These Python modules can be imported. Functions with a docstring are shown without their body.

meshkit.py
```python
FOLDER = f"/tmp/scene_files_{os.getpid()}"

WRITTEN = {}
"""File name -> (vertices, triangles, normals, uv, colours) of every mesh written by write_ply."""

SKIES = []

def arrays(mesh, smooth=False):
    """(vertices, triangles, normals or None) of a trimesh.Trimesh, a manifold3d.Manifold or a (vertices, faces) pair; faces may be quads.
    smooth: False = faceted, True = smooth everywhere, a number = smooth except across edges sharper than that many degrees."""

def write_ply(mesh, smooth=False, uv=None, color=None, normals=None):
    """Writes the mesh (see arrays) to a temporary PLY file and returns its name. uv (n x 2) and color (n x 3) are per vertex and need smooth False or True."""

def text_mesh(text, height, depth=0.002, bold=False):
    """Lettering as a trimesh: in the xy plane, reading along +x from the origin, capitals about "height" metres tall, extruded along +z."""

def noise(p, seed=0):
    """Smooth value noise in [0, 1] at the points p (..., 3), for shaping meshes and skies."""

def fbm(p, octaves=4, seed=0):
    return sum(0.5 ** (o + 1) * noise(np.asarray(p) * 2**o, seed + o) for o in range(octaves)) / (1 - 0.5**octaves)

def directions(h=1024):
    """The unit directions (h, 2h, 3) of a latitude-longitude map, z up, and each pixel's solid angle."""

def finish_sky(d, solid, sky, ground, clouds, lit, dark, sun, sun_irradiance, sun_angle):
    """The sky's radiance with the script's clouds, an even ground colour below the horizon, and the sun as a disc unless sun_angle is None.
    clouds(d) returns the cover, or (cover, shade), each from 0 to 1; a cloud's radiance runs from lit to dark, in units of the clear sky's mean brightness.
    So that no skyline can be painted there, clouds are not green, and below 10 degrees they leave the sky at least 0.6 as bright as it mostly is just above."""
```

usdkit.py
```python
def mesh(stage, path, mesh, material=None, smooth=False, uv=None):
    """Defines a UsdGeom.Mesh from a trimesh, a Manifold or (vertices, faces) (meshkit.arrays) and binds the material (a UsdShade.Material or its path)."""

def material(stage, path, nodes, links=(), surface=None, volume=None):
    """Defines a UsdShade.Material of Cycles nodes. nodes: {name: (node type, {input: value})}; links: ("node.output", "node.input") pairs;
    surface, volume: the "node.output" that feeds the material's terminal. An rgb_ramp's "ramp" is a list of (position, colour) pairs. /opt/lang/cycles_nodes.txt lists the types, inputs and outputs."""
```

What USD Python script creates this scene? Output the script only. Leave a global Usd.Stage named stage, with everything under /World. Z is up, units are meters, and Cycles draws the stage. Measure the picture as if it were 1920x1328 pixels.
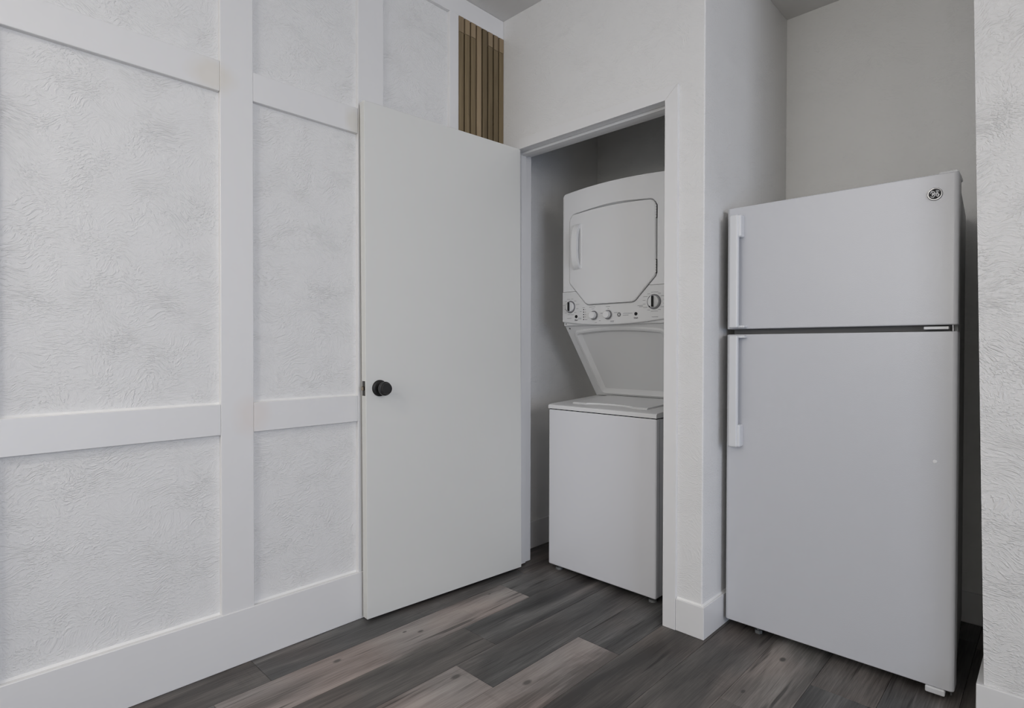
import math
import numpy as np
import trimesh
import manifold3d as m3
import shapely.geometry as sg
import shapely.affinity as sa
import usdkit
import meshkit
from pxr import Usd, UsdGeom, UsdLux, UsdShade, Gf, Sdf

stage = Usd.Stage.CreateInMemory()
UsdGeom.SetStageUpAxis(stage, UsdGeom.Tokens.z)
UsdGeom.SetStageMetersPerUnit(stage, 1.0)
UsdGeom.Xform.Define(stage, '/World')
UsdGeom.Scope.Define(stage, '/World/Looks')

# ------------------------------------------------------------------ camera
CAM = (2.0209, -2.0049, 1.0816)
YAW, PITCH, ROLL, FPX = 44.072, -0.5987, 0.1163, 1063.13
EXPOSURE = -0.02


def camera():
    y, t, r = map(math.radians, (YAW, PITCH, ROLL))
    fwd = np.array([-math.sin(y) * math.cos(t), math.cos(y) * math.cos(t), math.sin(t)])
    rt = np.array([math.cos(y), math.sin(y), 0.0])
    up = np.cross(rt, fwd)
    rt, up = math.cos(r) * rt + math.sin(r) * up, math.cos(r) * up - math.sin(r) * rt
    M = Gf.Matrix4d(*rt, 0, *up, 0, *(-fwd), 0, *CAM, 1)
    c = UsdGeom.Camera.Define(stage, '/World/camera')
    c.AddTransformOp().Set(M)
    c.CreateHorizontalApertureAttr(36.0)
    c.CreateVerticalApertureAttr(36.0 * 1328 / 1920)
    c.CreateFocalLengthAttr(36.0 * FPX / 1920)
    c.CreateClippingRangeAttr(Gf.Vec2f(0.05, 100))
    c.CreateExposureAttr(EXPOSURE)


camera()

# ------------------------------------------------------------------ light
# daylight at the three windows of the room behind and beside the camera, and the room's ceiling lamp
WIN = {  # name: (axis, wall coordinate, low, high, z low, z high)
    'window_1': ('x', 4.60, -2.80, -0.90, 0.25, 2.45),
    'window_2': ('y', -4.60, 0.4, 3.0, 0.25, 2.45),
}
LIT = [  # window, z from, z to, radiance, colour
    ('window_1', 0.25, 1.35, 5.0, (0.60, 0.74, 1.0)),
    ('window_1', 1.35, 2.45, 7.6, (0.945, 0.93, 0.955)),
    ('window_2', 0.25, 1.35, 1.0, (0.97, 0.985, 0.94)),
    ('window_2', 1.35, 2.45, 3.5, (1.0, 0.975, 0.93)),
]
LAMPS = [  # x, y, radius, radiance, colour
    (1.15, -3.10, 0.17, 40.0, (1.0, 0.94, 0.88)),
    (2.70, -1.90, 0.17, 16.0, (1.0, 0.94, 0.88)),
    (0.45, -4.15, 0.17, 26.0, (1.0, 0.94, 0.88)),
]

for i, (name, z0, z1, rad, col) in enumerate(LIT):
    ax, w, a, b = WIN[name][:4]
    L = UsdLux.RectLight.Define(stage, f'/World/daylight_{i + 1}')
    L.CreateWidthAttr(b - a)
    L.CreateHeightAttr(z1 - z0)
    L.CreateIntensityAttr(rad)
    L.CreateColorAttr(Gf.Vec3f(*col))
    mid, zm = (a + b) / 2, (z0 + z1) / 2
    if ax == 'x':   # shines towards -x
        M = Gf.Matrix4d(0, 1, 0, 0, 0, 0, 1, 0, 1, 0, 0, 0, w + 0.10, mid, zm, 1)
    else:           # shines towards +y
        M = Gf.Matrix4d(1, 0, 0, 0, 0, 0, 1, 0, 0, -1, 0, 0, mid, w - 0.10, zm, 1)
    L.AddTransformOp().Set(M)

for i, (x, y, r, rad, col) in enumerate(LAMPS):
    DL = UsdLux.DiskLight.Define(stage, f'/World/lamp_light_{i + 1}')
    DL.CreateRadiusAttr(r)
    DL.CreateIntensityAttr(rad)
    DL.CreateColorAttr(Gf.Vec3f(*col))
    DL.AddTranslateOp().Set(Gf.Vec3d(x, y, 2.615))


# ------------------------------------------------------------------ helpers
used = {}


def path_for(name, parent=None):
    base = parent.GetPath().pathString if parent is not None else '/World'
    k = (base, name)
    n = used.get(k, 0)
    used[k] = n + 1
    return f'{base}/{name}' if n == 0 else f'{base}/{name}_{n:03d}'


def tag(prim, label=None, cat=None, group=None, kind=None):
    p = prim.GetPrim() if hasattr(prim, 'GetPrim') else prim
    for k, v in (('label', label), ('category', cat), ('group', group), ('kind', kind)):
        if v:
            p.SetCustomDataByKey(k, v)
    return p


def thing(name, label, cat, loc=(0, 0, 0), rz=0.0, kind=None, group=None):
    x = UsdGeom.Xform.Define(stage, path_for(name))
    x.AddTranslateOp().Set(Gf.Vec3d(*loc))
    x.AddRotateZOp().Set(rz)
    return tag(x, label, cat, group, kind)


def obj(name, mesh, mat, parent=None, smooth=False, label=None, cat=None, kind=None):
    if isinstance(mesh, list):
        mesh = join(mesh)
    m = usdkit.mesh(stage, path_for(name, parent), mesh, mat, smooth=smooth)
    return tag(m, label, cat, None, kind)


def tm(m):
    if hasattr(m, 'to_mesh'):
        q = m.to_mesh()
        return trimesh.Trimesh(q.vert_properties[:, :3], q.tri_verts, process=False)
    return m


def join(ms):
    return trimesh.util.concatenate([tm(m) for m in ms])


def box(x0, x1, y0, y1, z0, z1):
    return m3.Manifold.cube((x1 - x0, y1 - y0, z1 - z0)).translate((x0, y0, z0))


def rbox(x0, x1, y0, y1, z0, z1, r=0.004, seg=16):
    r = min(r, (x1 - x0) / 2.01, (y1 - y0) / 2.01, (z1 - z0) / 2.01)
    s = m3.Manifold.sphere(r, seg)
    return m3.Manifold.batch_hull([s.translate((x, y, z)) for x in (x0 + r, x1 - r) for y in (y0 + r, y1 - r) for z in (z0 + r, z1 - r)])


def cbox(x0, x1, y0, y1, z0, z1, c=0.002):
    """box with all edges chamfered: hull of three shrunk boxes"""
    return m3.Manifold.batch_hull([box(x0 + c, x1 - c, y0 + c, y1 - c, z0, z1), box(x0 + c, x1 - c, y0, y1, z0 + c, z1 - c), box(x0, x1, y0 + c, y1 - c, z0 + c, z1 - c)])


def prism_xz(poly, y0, y1):
    """shapely polygon in (x, z) extruded from y0 to y1"""
    m = trimesh.creation.extrude_polygon(poly, y1 - y0, engine='earcut')
    v = m.vertices.copy()
    m.vertices = np.stack([v[:, 0], y1 - v[:, 2], v[:, 1]], 1)
    return m


def prism_yz(poly, x0, x1):
    m = trimesh.creation.extrude_polygon(poly, x1 - x0, engine='earcut')
    v = m.vertices.copy()
    m.vertices = np.stack([x0 + v[:, 2], v[:, 0], v[:, 1]], 1)
    return m


def man(t):
    t = tm(t)
    t.merge_vertices()
    return m3.Manifold(m3.Mesh(np.asarray(t.vertices, np.float32), np.asarray(t.faces, np.uint32)))


def plate_with_bevel(poly, y0, y1, c=0.004):
    """extruded plate facing -y with a chamfered front rim (kept as one closed mesh)"""
    a = prism_xz(poly, y0 + c, y1)
    layers = [a]
    steps = 3
    M = man(a)
    for i in range(steps):
        d0 = c * (1 - math.cos(math.pi / 2 * (i + 1) / (steps + 0.0)))
        d1 = c * (1 - math.sin(math.pi / 2 * (i + 1) / (steps + 0.0)))
        M = M + man(prism_xz(poly.buffer(-max(d0, 1e-5), join_style=1), y0 + max(d1, 0), y0 + c + 0.001))
    return M


def lathe(profile, n=40):
    """profile (radius, height) revolved about z"""
    p = np.array(profile, float)
    return trimesh.creation.revolve(p, sections=n)


def to_axis(m, axis, loc):
    """turn a mesh built along +z so that +z points along axis ('+x', '-y'), then move it"""
    m = tm(m).copy()
    v = m.vertices
    if axis == '+x':
        w = np.stack([v[:, 2], v[:, 0], v[:, 1]], 1)
    elif axis == '-y':
        w = np.stack([v[:, 0], -v[:, 2], v[:, 1]], 1)
    else:
        w = v
    m.vertices = w + np.array(loc)
    return m


def tube(points, r, n=10):
    p = np.asarray(points, float)
    t = np.gradient(p, axis=0)
    t /= np.linalg.norm(t, axis=1, keepdims=True)
    up = np.array([0, 1.0, 0])
    a = np.cross(t, up)
    a /= np.linalg.norm(a, axis=1, keepdims=True) + 1e-12
    b = np.cross(t, a)
    ang = np.arange(n) * 2 * np.pi / n
    rr = np.broadcast_to(r, (len(p),))
    v = p[:, None] + rr[:, None, None] * (np.cos(ang)[None, :, None] * a[:, None] + np.sin(ang)[None, :, None] * b[:, None])
    f = []
    for i in range(len(p) - 1):
        for j in range(n):
            k = (j + 1) % n
            f += [(i * n + j, i * n + k, (i + 1) * n + k), (i * n + j, (i + 1) * n + k, (i + 1) * n + j)]
    v = v.reshape(-1, 3)
    c0, c1 = len(v), len(v) + 1
    v = np.vstack([v, p[:1], p[-1:]])
    e = (len(p) - 1) * n
    for j in range(n):
        k = (j + 1) % n
        f += [(c0, k, j), (c1, e + j, e + k)]
    t = trimesh.Trimesh(v, np.array(f), process=False)
    return t


def rot_x(m, deg, about):
    m = tm(m).copy()
    m.apply_transform(trimesh.transformations.rotation_matrix(math.radians(deg), [1, 0, 0], about))
    return m


# ------------------------------------------------------------------ materials
LK = '/World/Looks/'


def plain(name, col, rough=0.5, metallic=0.0, bump=None, coat=0.0, spec=0.5):
    nodes = {'p': ('principled_bsdf', {'base_color': col, 'roughness': rough, 'metallic': metallic, 'coat_weight': coat, 'specular_ior_level': spec})}
    links = []
    if bump:
        scale, dist, det = bump
        nodes['g'] = ('geometry', {})
        nodes['n'] = ('noise_texture', {'scale': scale, 'detail': det, 'roughness': 0.55})
        nodes['b'] = ('bump', {'strength': 1.0, 'distance': dist})
        links += [('g.position', 'n.vector'), ('n.fac', 'b.height'), ('b.normal', 'p.normal')]
    return usdkit.material(stage, LK + name, nodes, links, surface='p.BSDF')


def wall_paint(name, col, strength=1.0, rough=0.55):
    """white paint over a hand-trowelled, brushed texture: short curved ridges in patches"""
    nodes = {
        'p': ('principled_bsdf', {'base_color': col, 'roughness': rough, 'specular_ior_level': 0.3}),
        'g': ('geometry', {}),
        'warp': ('noise_texture', {'scale': 5.0, 'detail': 2.0}),
        'wv': ('vector_math', {'math_type': 'scale', 'scale': 0.22}),
        'add': ('vector_math', {'math_type': 'add'}),
        'map': ('mapping', {'mapping_type': 'point', 'scale': (0.75, 0.75, 1.7), 'rotation': (0.5, 0.35, 0.0)}),
        'n1': ('noise_texture', {'scale': 105.0, 'detail': 3.0, 'roughness': 0.5, 'distortion': 0.35}),
        'r1': ('map_range', {'from_min': 0.47, 'from_max': 0.68, 'clamp': True}),
        'm': ('noise_texture', {'scale': 9.0, 'detail': 3.0}),
        'mr': ('map_range', {'from_min': 0.36, 'from_max': 0.64, 'to_min': 0.38, 'to_max': 1.0, 'clamp': True}),
        'mul': ('math', {'math_type': 'multiply'}),
        'fine': ('noise_texture', {'scale': 260.0, 'detail': 2.0}),
        'sum': ('math', {'math_type': 'multiply_add', 'value2': 0.26}),
        'b': ('bump', {'strength': 1.0, 'distance': 0.0012 * strength}),
        'tone': ('noise_texture', {'scale': 1.7, 'detail': 2.0}),
        'tm': ('mix', {'color1': tuple(c * 0.985 for c in col), 'color2': tuple(min(c * 1.012, 0.95) for c in col)}),
    }
    links = [('g.position', 'warp.vector'), ('warp.color', 'wv.vector1'), ('g.position', 'add.vector1'), ('wv.vector', 'add.vector2'),
             ('add.vector', 'map.vector'), ('map.vector', 'n1.vector'), ('n1.fac', 'r1.value'), ('g.position', 'm.vector'), ('m.fac', 'mr.value'),
             ('r1.result', 'mul.value1'), ('mr.result', 'mul.value2'), ('g.position', 'fine.vector'), ('fine.fac', 'sum.value1'), ('mul.value', 'sum.value3'),
             ('sum.value', 'b.height'), ('b.normal', 'p.normal'), ('g.position', 'tone.vector'), ('tone.fac', 'tm.fac'), ('tm.color', 'p.base_color')]
    return usdkit.material(stage, LK + name, nodes, links, surface='p.BSDF')


WHITE = (0.80, 0.795, 0.785)
M_wall = wall_paint('wall_paint', WHITE)
M_wall_r = wall_paint('wall_paint_coarse', WHITE, 1.35)
M_wall_b = wall_paint('wall_paint_smooth', WHITE, 0.6)
M_niche = wall_paint('wall_paint_niche', (0.86, 0.855, 0.84), 0.55)
M_ceil = plain('ceiling_paint', (0.70, 0.69, 0.675), 0.8, bump=(60, 0.0015, 3))
M_trim = plain('trim_paint', (0.80, 0.795, 0.79), 0.38, bump=(9, 0.0006, 2))
M_door = plain('door_paint', (0.745, 0.745, 0.715), 0.42, bump=(45, 0.0003, 2))


def board_paint():
    """trim paint with three faint stains where filler shows at the joints"""
    spots = [((0.018, -1.345, 1.975), (0.06, 0.09, 0.07), (0.74, 0.68, 0.57)), ((0.018, -1.225, 0.845), (0.05, 0.075, 0.085), (0.77, 0.69, 0.64)),
             ((0.018, -0.83, 1.965), (0.06, 0.05, 0.07), (0.66, 0.62, 0.52))]
    base = (0.80, 0.795, 0.79)
    nodes = {'p': ('principled_bsdf', {'roughness': 0.4}), 'g': ('geometry', {}), 'c0': ('color', {'value': base}),
             'n': ('noise_texture', {'scale': 9.0, 'detail': 2.0}), 'b': ('bump', {'strength': 1.0, 'distance': 0.0006}),
             'wob': ('noise_texture', {'scale': 14.0, 'detail': 3.0}), 'ws': ('vector_math', {'math_type': 'scale', 'scale': 0.05}),
             'wa': ('vector_math', {'math_type': 'add'}), 'wo': ('vector_math', {'math_type': 'add', 'vector2': (-0.025, -0.025, -0.025)})}
    links = [('g.position', 'n.vector'), ('n.fac', 'b.height'), ('b.normal', 'p.normal'), ('g.position', 'wob.vector'), ('wob.color', 'ws.vector1'),
             ('g.position', 'wa.vector1'), ('ws.vector', 'wa.vector2'), ('wa.vector', 'wo.vector1')]
    last = 'c0.value'
    nodes['c0'] = ('mix', {'fac': 0.0, 'color1': base, 'color2': base})
    last = 'c0.color'
    for i, (c, r, col) in enumerate(spots):
        s = tuple(1 / q for q in r)
        nodes[f'mp{i}'] = ('mapping', {'mapping_type': 'point', 'scale': s, 'location': tuple(-a * b for a, b in zip(c, s))})
        nodes[f'gr{i}'] = ('gradient_texture', {'gradient_type': 'spherical'})
        nodes[f'mr{i}'] = ('map_range', {'from_min': 0.0, 'from_max': 0.6, 'to_min': 0.0, 'to_max': 0.45, 'clamp': True})
        nodes[f'mx{i}'] = ('mix', {'color2': col})
        links += [('wo.vector', f'mp{i}.vector'), (f'mp{i}.vector', f'gr{i}.vector'), (f'gr{i}.fac', f'mr{i}.value'), (f'mr{i}.result', f'mx{i}.fac'), (last, f'mx{i}.color1')]
        last = f'mx{i}.color'
    links.append((last, 'p.base_color'))
    return usdkit.material(stage, LK + 'board_paint', nodes, links, surface='p.BSDF')


M_board = board_paint()
M_caulk = plain('caulk', (0.86, 0.855, 0.84), 0.45)

KNOTS = [((0.235, -1.025), 0.016), ((0.235, -0.745), 0.010), ((0.275, -0.70), 0.014), ((0.225, -0.29), 0.009), ((0.60, -0.80), 0.020), ((0.79, -0.66), 0.020), ((1.335, 0.06), 0.018), ((1.31, -0.22), 0.012),
         ((0.46, -0.50), 0.03)]


def plank_mat(name, dark, mid, light, knots=False):
    """printed vinyl plank: long streaks, fine grain, cross-cut saw marks, a few knots; every plank takes its own piece of the print"""
    nodes = {
        'p': ('principled_bsdf', {'roughness': 0.46, 'specular_ior_level': 0.35}),
        'g': ('geometry', {}), 'oi': ('object_info', {}),
        'w': ('math', {'math_type': 'multiply', 'value2': 37.0}),
        'm1': ('mapping', {'mapping_type': 'point', 'scale': (7.5, 1.1, 1.0)}),
        'n1': ('noise_texture', {'dimensions': '4D', 'scale': 1.0, 'detail': 4.0, 'roughness': 0.6, 'distortion': 0.7}),
        'm2': ('mapping', {'mapping_type': 'point', 'scale': (230.0, 7.0, 1.0)}),
        'n2': ('noise_texture', {'dimensions': '4D', 'scale': 1.0, 'detail': 3.0, 'roughness': 0.65, 'distortion': 0.3}),
        'mixf': ('math', {'math_type': 'multiply_add', 'value2': 0.38}),
        'sub': ('math', {'math_type': 'subtract', 'value2': 0.19}),
        'ramp': ('rgb_ramp', {'ramp': [(0.0, dark), (0.34, dark), (0.52, mid), (0.70, light), (1.0, light)]}),
        'm3': ('mapping', {'mapping_type': 'point', 'scale': (55.0, 2.6, 1.0)}),
        'n3': ('noise_texture', {'dimensions': '4D', 'scale': 1.0, 'detail': 2.0, 'roughness': 0.5}),
        'crk': ('map_range', {'from_min': 0.62, 'from_max': 0.70, 'to_min': 0.0, 'to_max': 0.75, 'clamp': True}),
        'mixc': ('mix', {'color2': tuple(c * 0.42 for c in dark)}),
        'hue': ('noise_texture', {'dimensions': '4D', 'scale': 3.2, 'detail': 1.0}),
        'hr': ('map_range', {'from_min': 0.44, 'from_max': 0.66, 'to_min': 0.0, 'to_max': 1.0, 'clamp': True}),
        'hm': ('mix', {'mix_type': 'multiply', 'color2': (1.05, 0.965, 0.93)}),
        'b': ('bump', {'strength': 1.0, 'distance': 0.0005}),
        'sawm': ('mapping', {'mapping_type': 'point', 'scale': (3.0, 90.0, 1.0)}),
        'saw': ('noise_texture', {'dimensions': '4D', 'scale': 1.0, 'detail': 1.0}),
        'sawk': ('noise_texture', {'dimensions': '4D', 'scale': 6.0, 'detail': 0.0}),
        'sawr': ('map_range', {'from_min': 0.58, 'from_max': 0.72, 'to_min': 0.0, 'to_max': 0.14, 'clamp': True}),
        'sawq': ('map_range', {'from_min': 0.5, 'from_max': 0.62, 'clamp': True}),
        'sawx': ('math', {'math_type': 'multiply'}),
        'sawc': ('mix', {'color2': tuple(c * 0.6 for c in dark)}),
    }
    links = [('oi.random', 'w.value1'), ('g.position', 'm1.vector'), ('g.position', 'm2.vector'), ('g.position', 'm3.vector'), ('g.position', 'sawm.vector'), ('g.position', 'hue.vector'), ('g.position', 'sawk.vector'),
             ('m1.vector', 'n1.vector'), ('m2.vector', 'n2.vector'), ('m3.vector', 'n3.vector'), ('sawm.vector', 'saw.vector')] + \
            [('w.value', f'{n}.w') for n in ('n1', 'n2', 'n3', 'saw', 'hue', 'sawk')] + \
            [('n2.fac', 'mixf.value1'), ('n1.fac', 'mixf.value3'), ('mixf.value', 'sub.value1'), ('sub.value', 'ramp.fac'), ('n3.fac', 'crk.value'), ('crk.result', 'mixc.fac'), ('ramp.color', 'mixc.color1'),
             ('hue.fac', 'hr.value'), ('hr.result', 'hm.fac'), ('mixc.color', 'hm.color1'), ('sawk.fac', 'sawr.value'), ('saw.fac', 'sawq.value'), ('sawr.result', 'sawx.value1'), ('sawq.result', 'sawx.value2'),
             ('sawx.value', 'sawc.fac'), ('hm.color', 'sawc.color1'), ('mixf.value', 'b.height'), ('b.normal', 'p.normal')]
    last = 'sawc.color'
    if knots:
        for i, ((x, y), r) in enumerate(KNOTS):
            s = (1 / (r * 0.85), 1 / (r * 1.5), 0.0)
            nodes[f'km{i}'] = ('mapping', {'mapping_type': 'point', 'scale': s, 'location': (-x * s[0], -y * s[1], 0.0)})
            nodes[f'kg{i}'] = ('gradient_texture', {'gradient_type': 'spherical'})
            nodes[f'kr{i}'] = ('map_range', {'from_min': 0.22, 'from_max': 0.62, 'to_min': 0.0, 'to_max': 0.9, 'clamp': True})
            nodes[f'kx{i}'] = ('mix', {'color2': tuple(c * 0.34 for c in mid)})
            links += [('g.position', f'km{i}.vector'), (f'km{i}.vector', f'kg{i}.vector'), (f'kg{i}.fac', f'kr{i}.value'), (f'kr{i}.result', f'kx{i}.fac'), (last, f'kx{i}.color1')]
            last = f'kx{i}.color'
    links.append((last, 'p.base_color'))
    return usdkit.material(stage, LK + name, nodes, links, surface='p.BSDF')


P_dark = plank_mat('plank_dark_grey', (0.044, 0.043, 0.043), (0.102, 0.100, 0.097), (0.215, 0.211, 0.203))
P_char = plank_mat('plank_charcoal', (0.052, 0.049, 0.047), (0.112, 0.104, 0.097), (0.205, 0.188, 0.172), knots=True)
P_mid = plank_mat('plank_mid_grey', (0.070, 0.067, 0.063), (0.175, 0.166, 0.155), (0.310, 0.294, 0.275), knots=True)
P_light = plank_mat('plank_pale_taupe', (0.125, 0.112, 0.104), (0.285, 0.258, 0.243), (0.415, 0.380, 0.358), knots=True)
M_sub = plain('floor_joint', (0.03, 0.03, 0.03), 0.8)


def slat_mat(name, a, b, c):
    nodes = {'p': ('principled_bsdf', {'roughness': 0.55, 'specular_ior_level': 0.3}), 'g': ('geometry', {}), 'oi': ('object_info', {}), 'w': ('math', {'math_type': 'multiply', 'value2': 23.0}),
             'm': ('mapping', {'mapping_type': 'point', 'scale': (60.0, 60.0, 3.0)}), 'n': ('noise_texture', {'dimensions': '4D', 'scale': 1.0, 'detail': 4.0, 'roughness': 0.6, 'distortion': 0.6}),
             'r': ('rgb_ramp', {'ramp': [(0.25, a), (0.5, b), (0.75, c)]}), 'k': ('noise_texture', {'dimensions': '4D', 'scale': 26.0, 'detail': 0.0}),
             'kr': ('map_range', {'from_min': 0.80, 'from_max': 0.87, 'to_min': 0.0, 'to_max': 0.7, 'clamp': True}), 'kx': ('mix', {'color2': tuple(q * 0.4 for q in a)}),
             'tn': ('map_range', {'from_min': 0.0, 'from_max': 1.0, 'to_min': 0.80, 'to_max': 1.2}), 'tc': ('hsv', {})}
    links = [('oi.random', 'w.value1'), ('w.value', 'n.w'), ('w.value', 'k.w'), ('g.position', 'm.vector'), ('m.vector', 'n.vector'), ('n.fac', 'r.fac'), ('g.position', 'k.vector'), ('k.fac', 'kr.value'),
             ('kr.result', 'kx.fac'), ('r.color', 'kx.color1'), ('oi.random', 'tn.value'), ('tn.result', 'tc.value'), ('kx.color', 'tc.color'), ('tc.color', 'p.base_color')]
    return usdkit.material(stage, LK + name, nodes, links, surface='p.BSDF')


M_slat = slat_mat('slat_wood', (0.130, 0.096, 0.052), (0.185, 0.138, 0.076), (0.245, 0.186, 0.106))
M_slat_top = slat_mat('slat_wood_pale', (0.215, 0.155, 0.090), (0.285, 0.212, 0.130), (0.35, 0.265, 0.165))
M_felt = plain('slat_backing', (0.012, 0.010, 0.008), 0.95)

M_bronze = plain('dark_bronze', (0.022, 0.021, 0.021), 0.42, 0.35)
M_latch = plain('latch_plate_metal', (0.06, 0.055, 0.05), 0.4, 0.7)
M_brass = plain('latch_bolt_metal', (0.30, 0.25, 0.19), 0.35, 0.9)
M_enamel = plain('white_enamel', (0.765, 0.772, 0.805), 0.27, coat=0.15)
M_enamel_top = plain('white_enamel_dryer', (0.79, 0.795, 0.805), 0.30, coat=0.1)
M_plastic = plain('white_plastic', (0.78, 0.785, 0.79), 0.38)
M_panel = plain('panel_plastic', (0.74, 0.745, 0.75), 0.40)
M_fridge = plain('fridge_textured_white', (0.600, 0.609, 0.636), 0.24, bump=(380, 0.00022, 2.0))
M_fcase = plain('fridge_case_grey', (0.50, 0.51, 0.51), 0.42, bump=(420, 0.0005, 2.0))
M_handle = plain('fridge_handle_white', (0.71, 0.72, 0.735), 0.30, coat=0.2)
M_gasket = plain('gasket_grey', (0.10, 0.10, 0.10), 0.6)
M_dark = plain('dark_gap', (0.02, 0.02, 0.02), 0.8)
M_black = plain('black_plastic', (0.010, 0.010, 0.011), 0.5, spec=0.25)
M_script = plain('pale_metal', (0.80, 0.80, 0.80), 0.35, 0.3)
M_print = plain('grey_print', (0.14, 0.14, 0.15), 0.5)
M_print2 = plain('pale_print', (0.33, 0.33, 0.34), 0.5)
M_chrome = plain('chrome', (0.30, 0.30, 0.305), 0.28, 1.0)
M_knobring = plain('knob_ring_grey', (0.22, 0.22, 0.23), 0.32, 0.4)
M_foot = plain('grey_foot', (0.15, 0.155, 0.155), 0.5)
M_screw = plain('screw_metal', (0.25, 0.25, 0.25), 0.4, 0.8)
M_glass = usdkit.material(stage, LK + 'window_glass', {'t': ('transparent_bsdf', {}), 'gl': ('glossy_bsdf', {'roughness': 0.02}), 'f': ('fresnel', {'IOR': 1.45}), 'm': ('mix_closure', {})},
                          [('f.fac', 'm.fac'), ('t.BSDF', 'm.closure1'), ('gl.BSDF', 'm.closure2')], surface='m.closure')
M_lampglass = usdkit.material(stage, LK + 'lamp_diffuser', {'e': ('emission', {'color': (1.0, 0.93, 0.87), 'strength': LAMPS[0][3] * 0.17})}, [], surface='e.emission')

# ------------------------------------------------------------------ room shell
CZ = 2.7026          # ceiling
BT = 0.1855          # tall baseboard on the boarded wall
ROOM_X, ROOM_Y = 4.6, -4.6

# floor of single planks, 0.18 m wide, laid along y
fl = thing('floor', 'grey and taupe wood-look vinyl plank floor', 'floor', kind='structure')
obj('subfloor', box(-0.2, ROOM_X + 0.1, ROOM_Y - 0.1, 1.1, -0.05, -0.0045), M_sub, fl)
rng = np.random.default_rng(5)
W_, LN = 0.18, 1.22
joints = {0: -1.232, 1: -0.187, 2: -0.567, 3: -0.755, 4: -0.312, 5: 0.42, 6: -0.92, 7: -0.303, 8: -0.031, 9: -0.55, -1: -0.7, -2: 0.1}
near = {  # row: materials of the plank beyond / before the listed joint
    0: (P_dark, P_char), 1: (P_dark, P_light), 2: (P_dark, P_char), 3: (P_dark, P_light), 4: (P_dark, P_light), 5: (P_char, P_char), 6: (P_char, P_dark), 7: (P_mid, P_char), 8: (P_mid, P_dark), 9: (P_dark, P_mid), -1: (P_dark, P_dark)}
rows = range(-2, 26)
for r in rows:
    x0 = 0.01 + W_ * r
    x1 = x0 + W_
    x0c, x1c = max(x0, -0.15), min(x1, ROOM_X)
    if x1c - x0c < 0.01:
        continue
    j = joints.get(r, float(rng.uniform(-1.2, 0)))
    k0 = int(math.floor((ROOM_Y - j) / LN))
    k = k0
    while j + k * LN < 0.98:
        y0, y1 = j + k * LN, j + (k + 1) * LN
        pick = near.get(r)
        if pick and k in (0, -1):
            mat = pick[0] if k == 0 else pick[1]
        else:
            mat = [P_dark, P_char, P_mid, P_dark, P_light][rng.integers(0, 5)]
        y0, y1 = max(y0, ROOM_Y), min(y1, 0.98)
        k += 1
        if y1 - y0 < 0.02:
            continue
        g, c = 0.0004, 0.0009
        A = box(x0c + g, x1c - g, y0 + g, y1 - g, -0.006, -c)
        Bx = box(x0c + g + c, x1c - g - c, y0 + g + c, y1 - g - c, -0.006, 0.0)
        obj('plank', m3.Manifold.batch_hull([A, Bx]), mat, fl)

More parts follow.
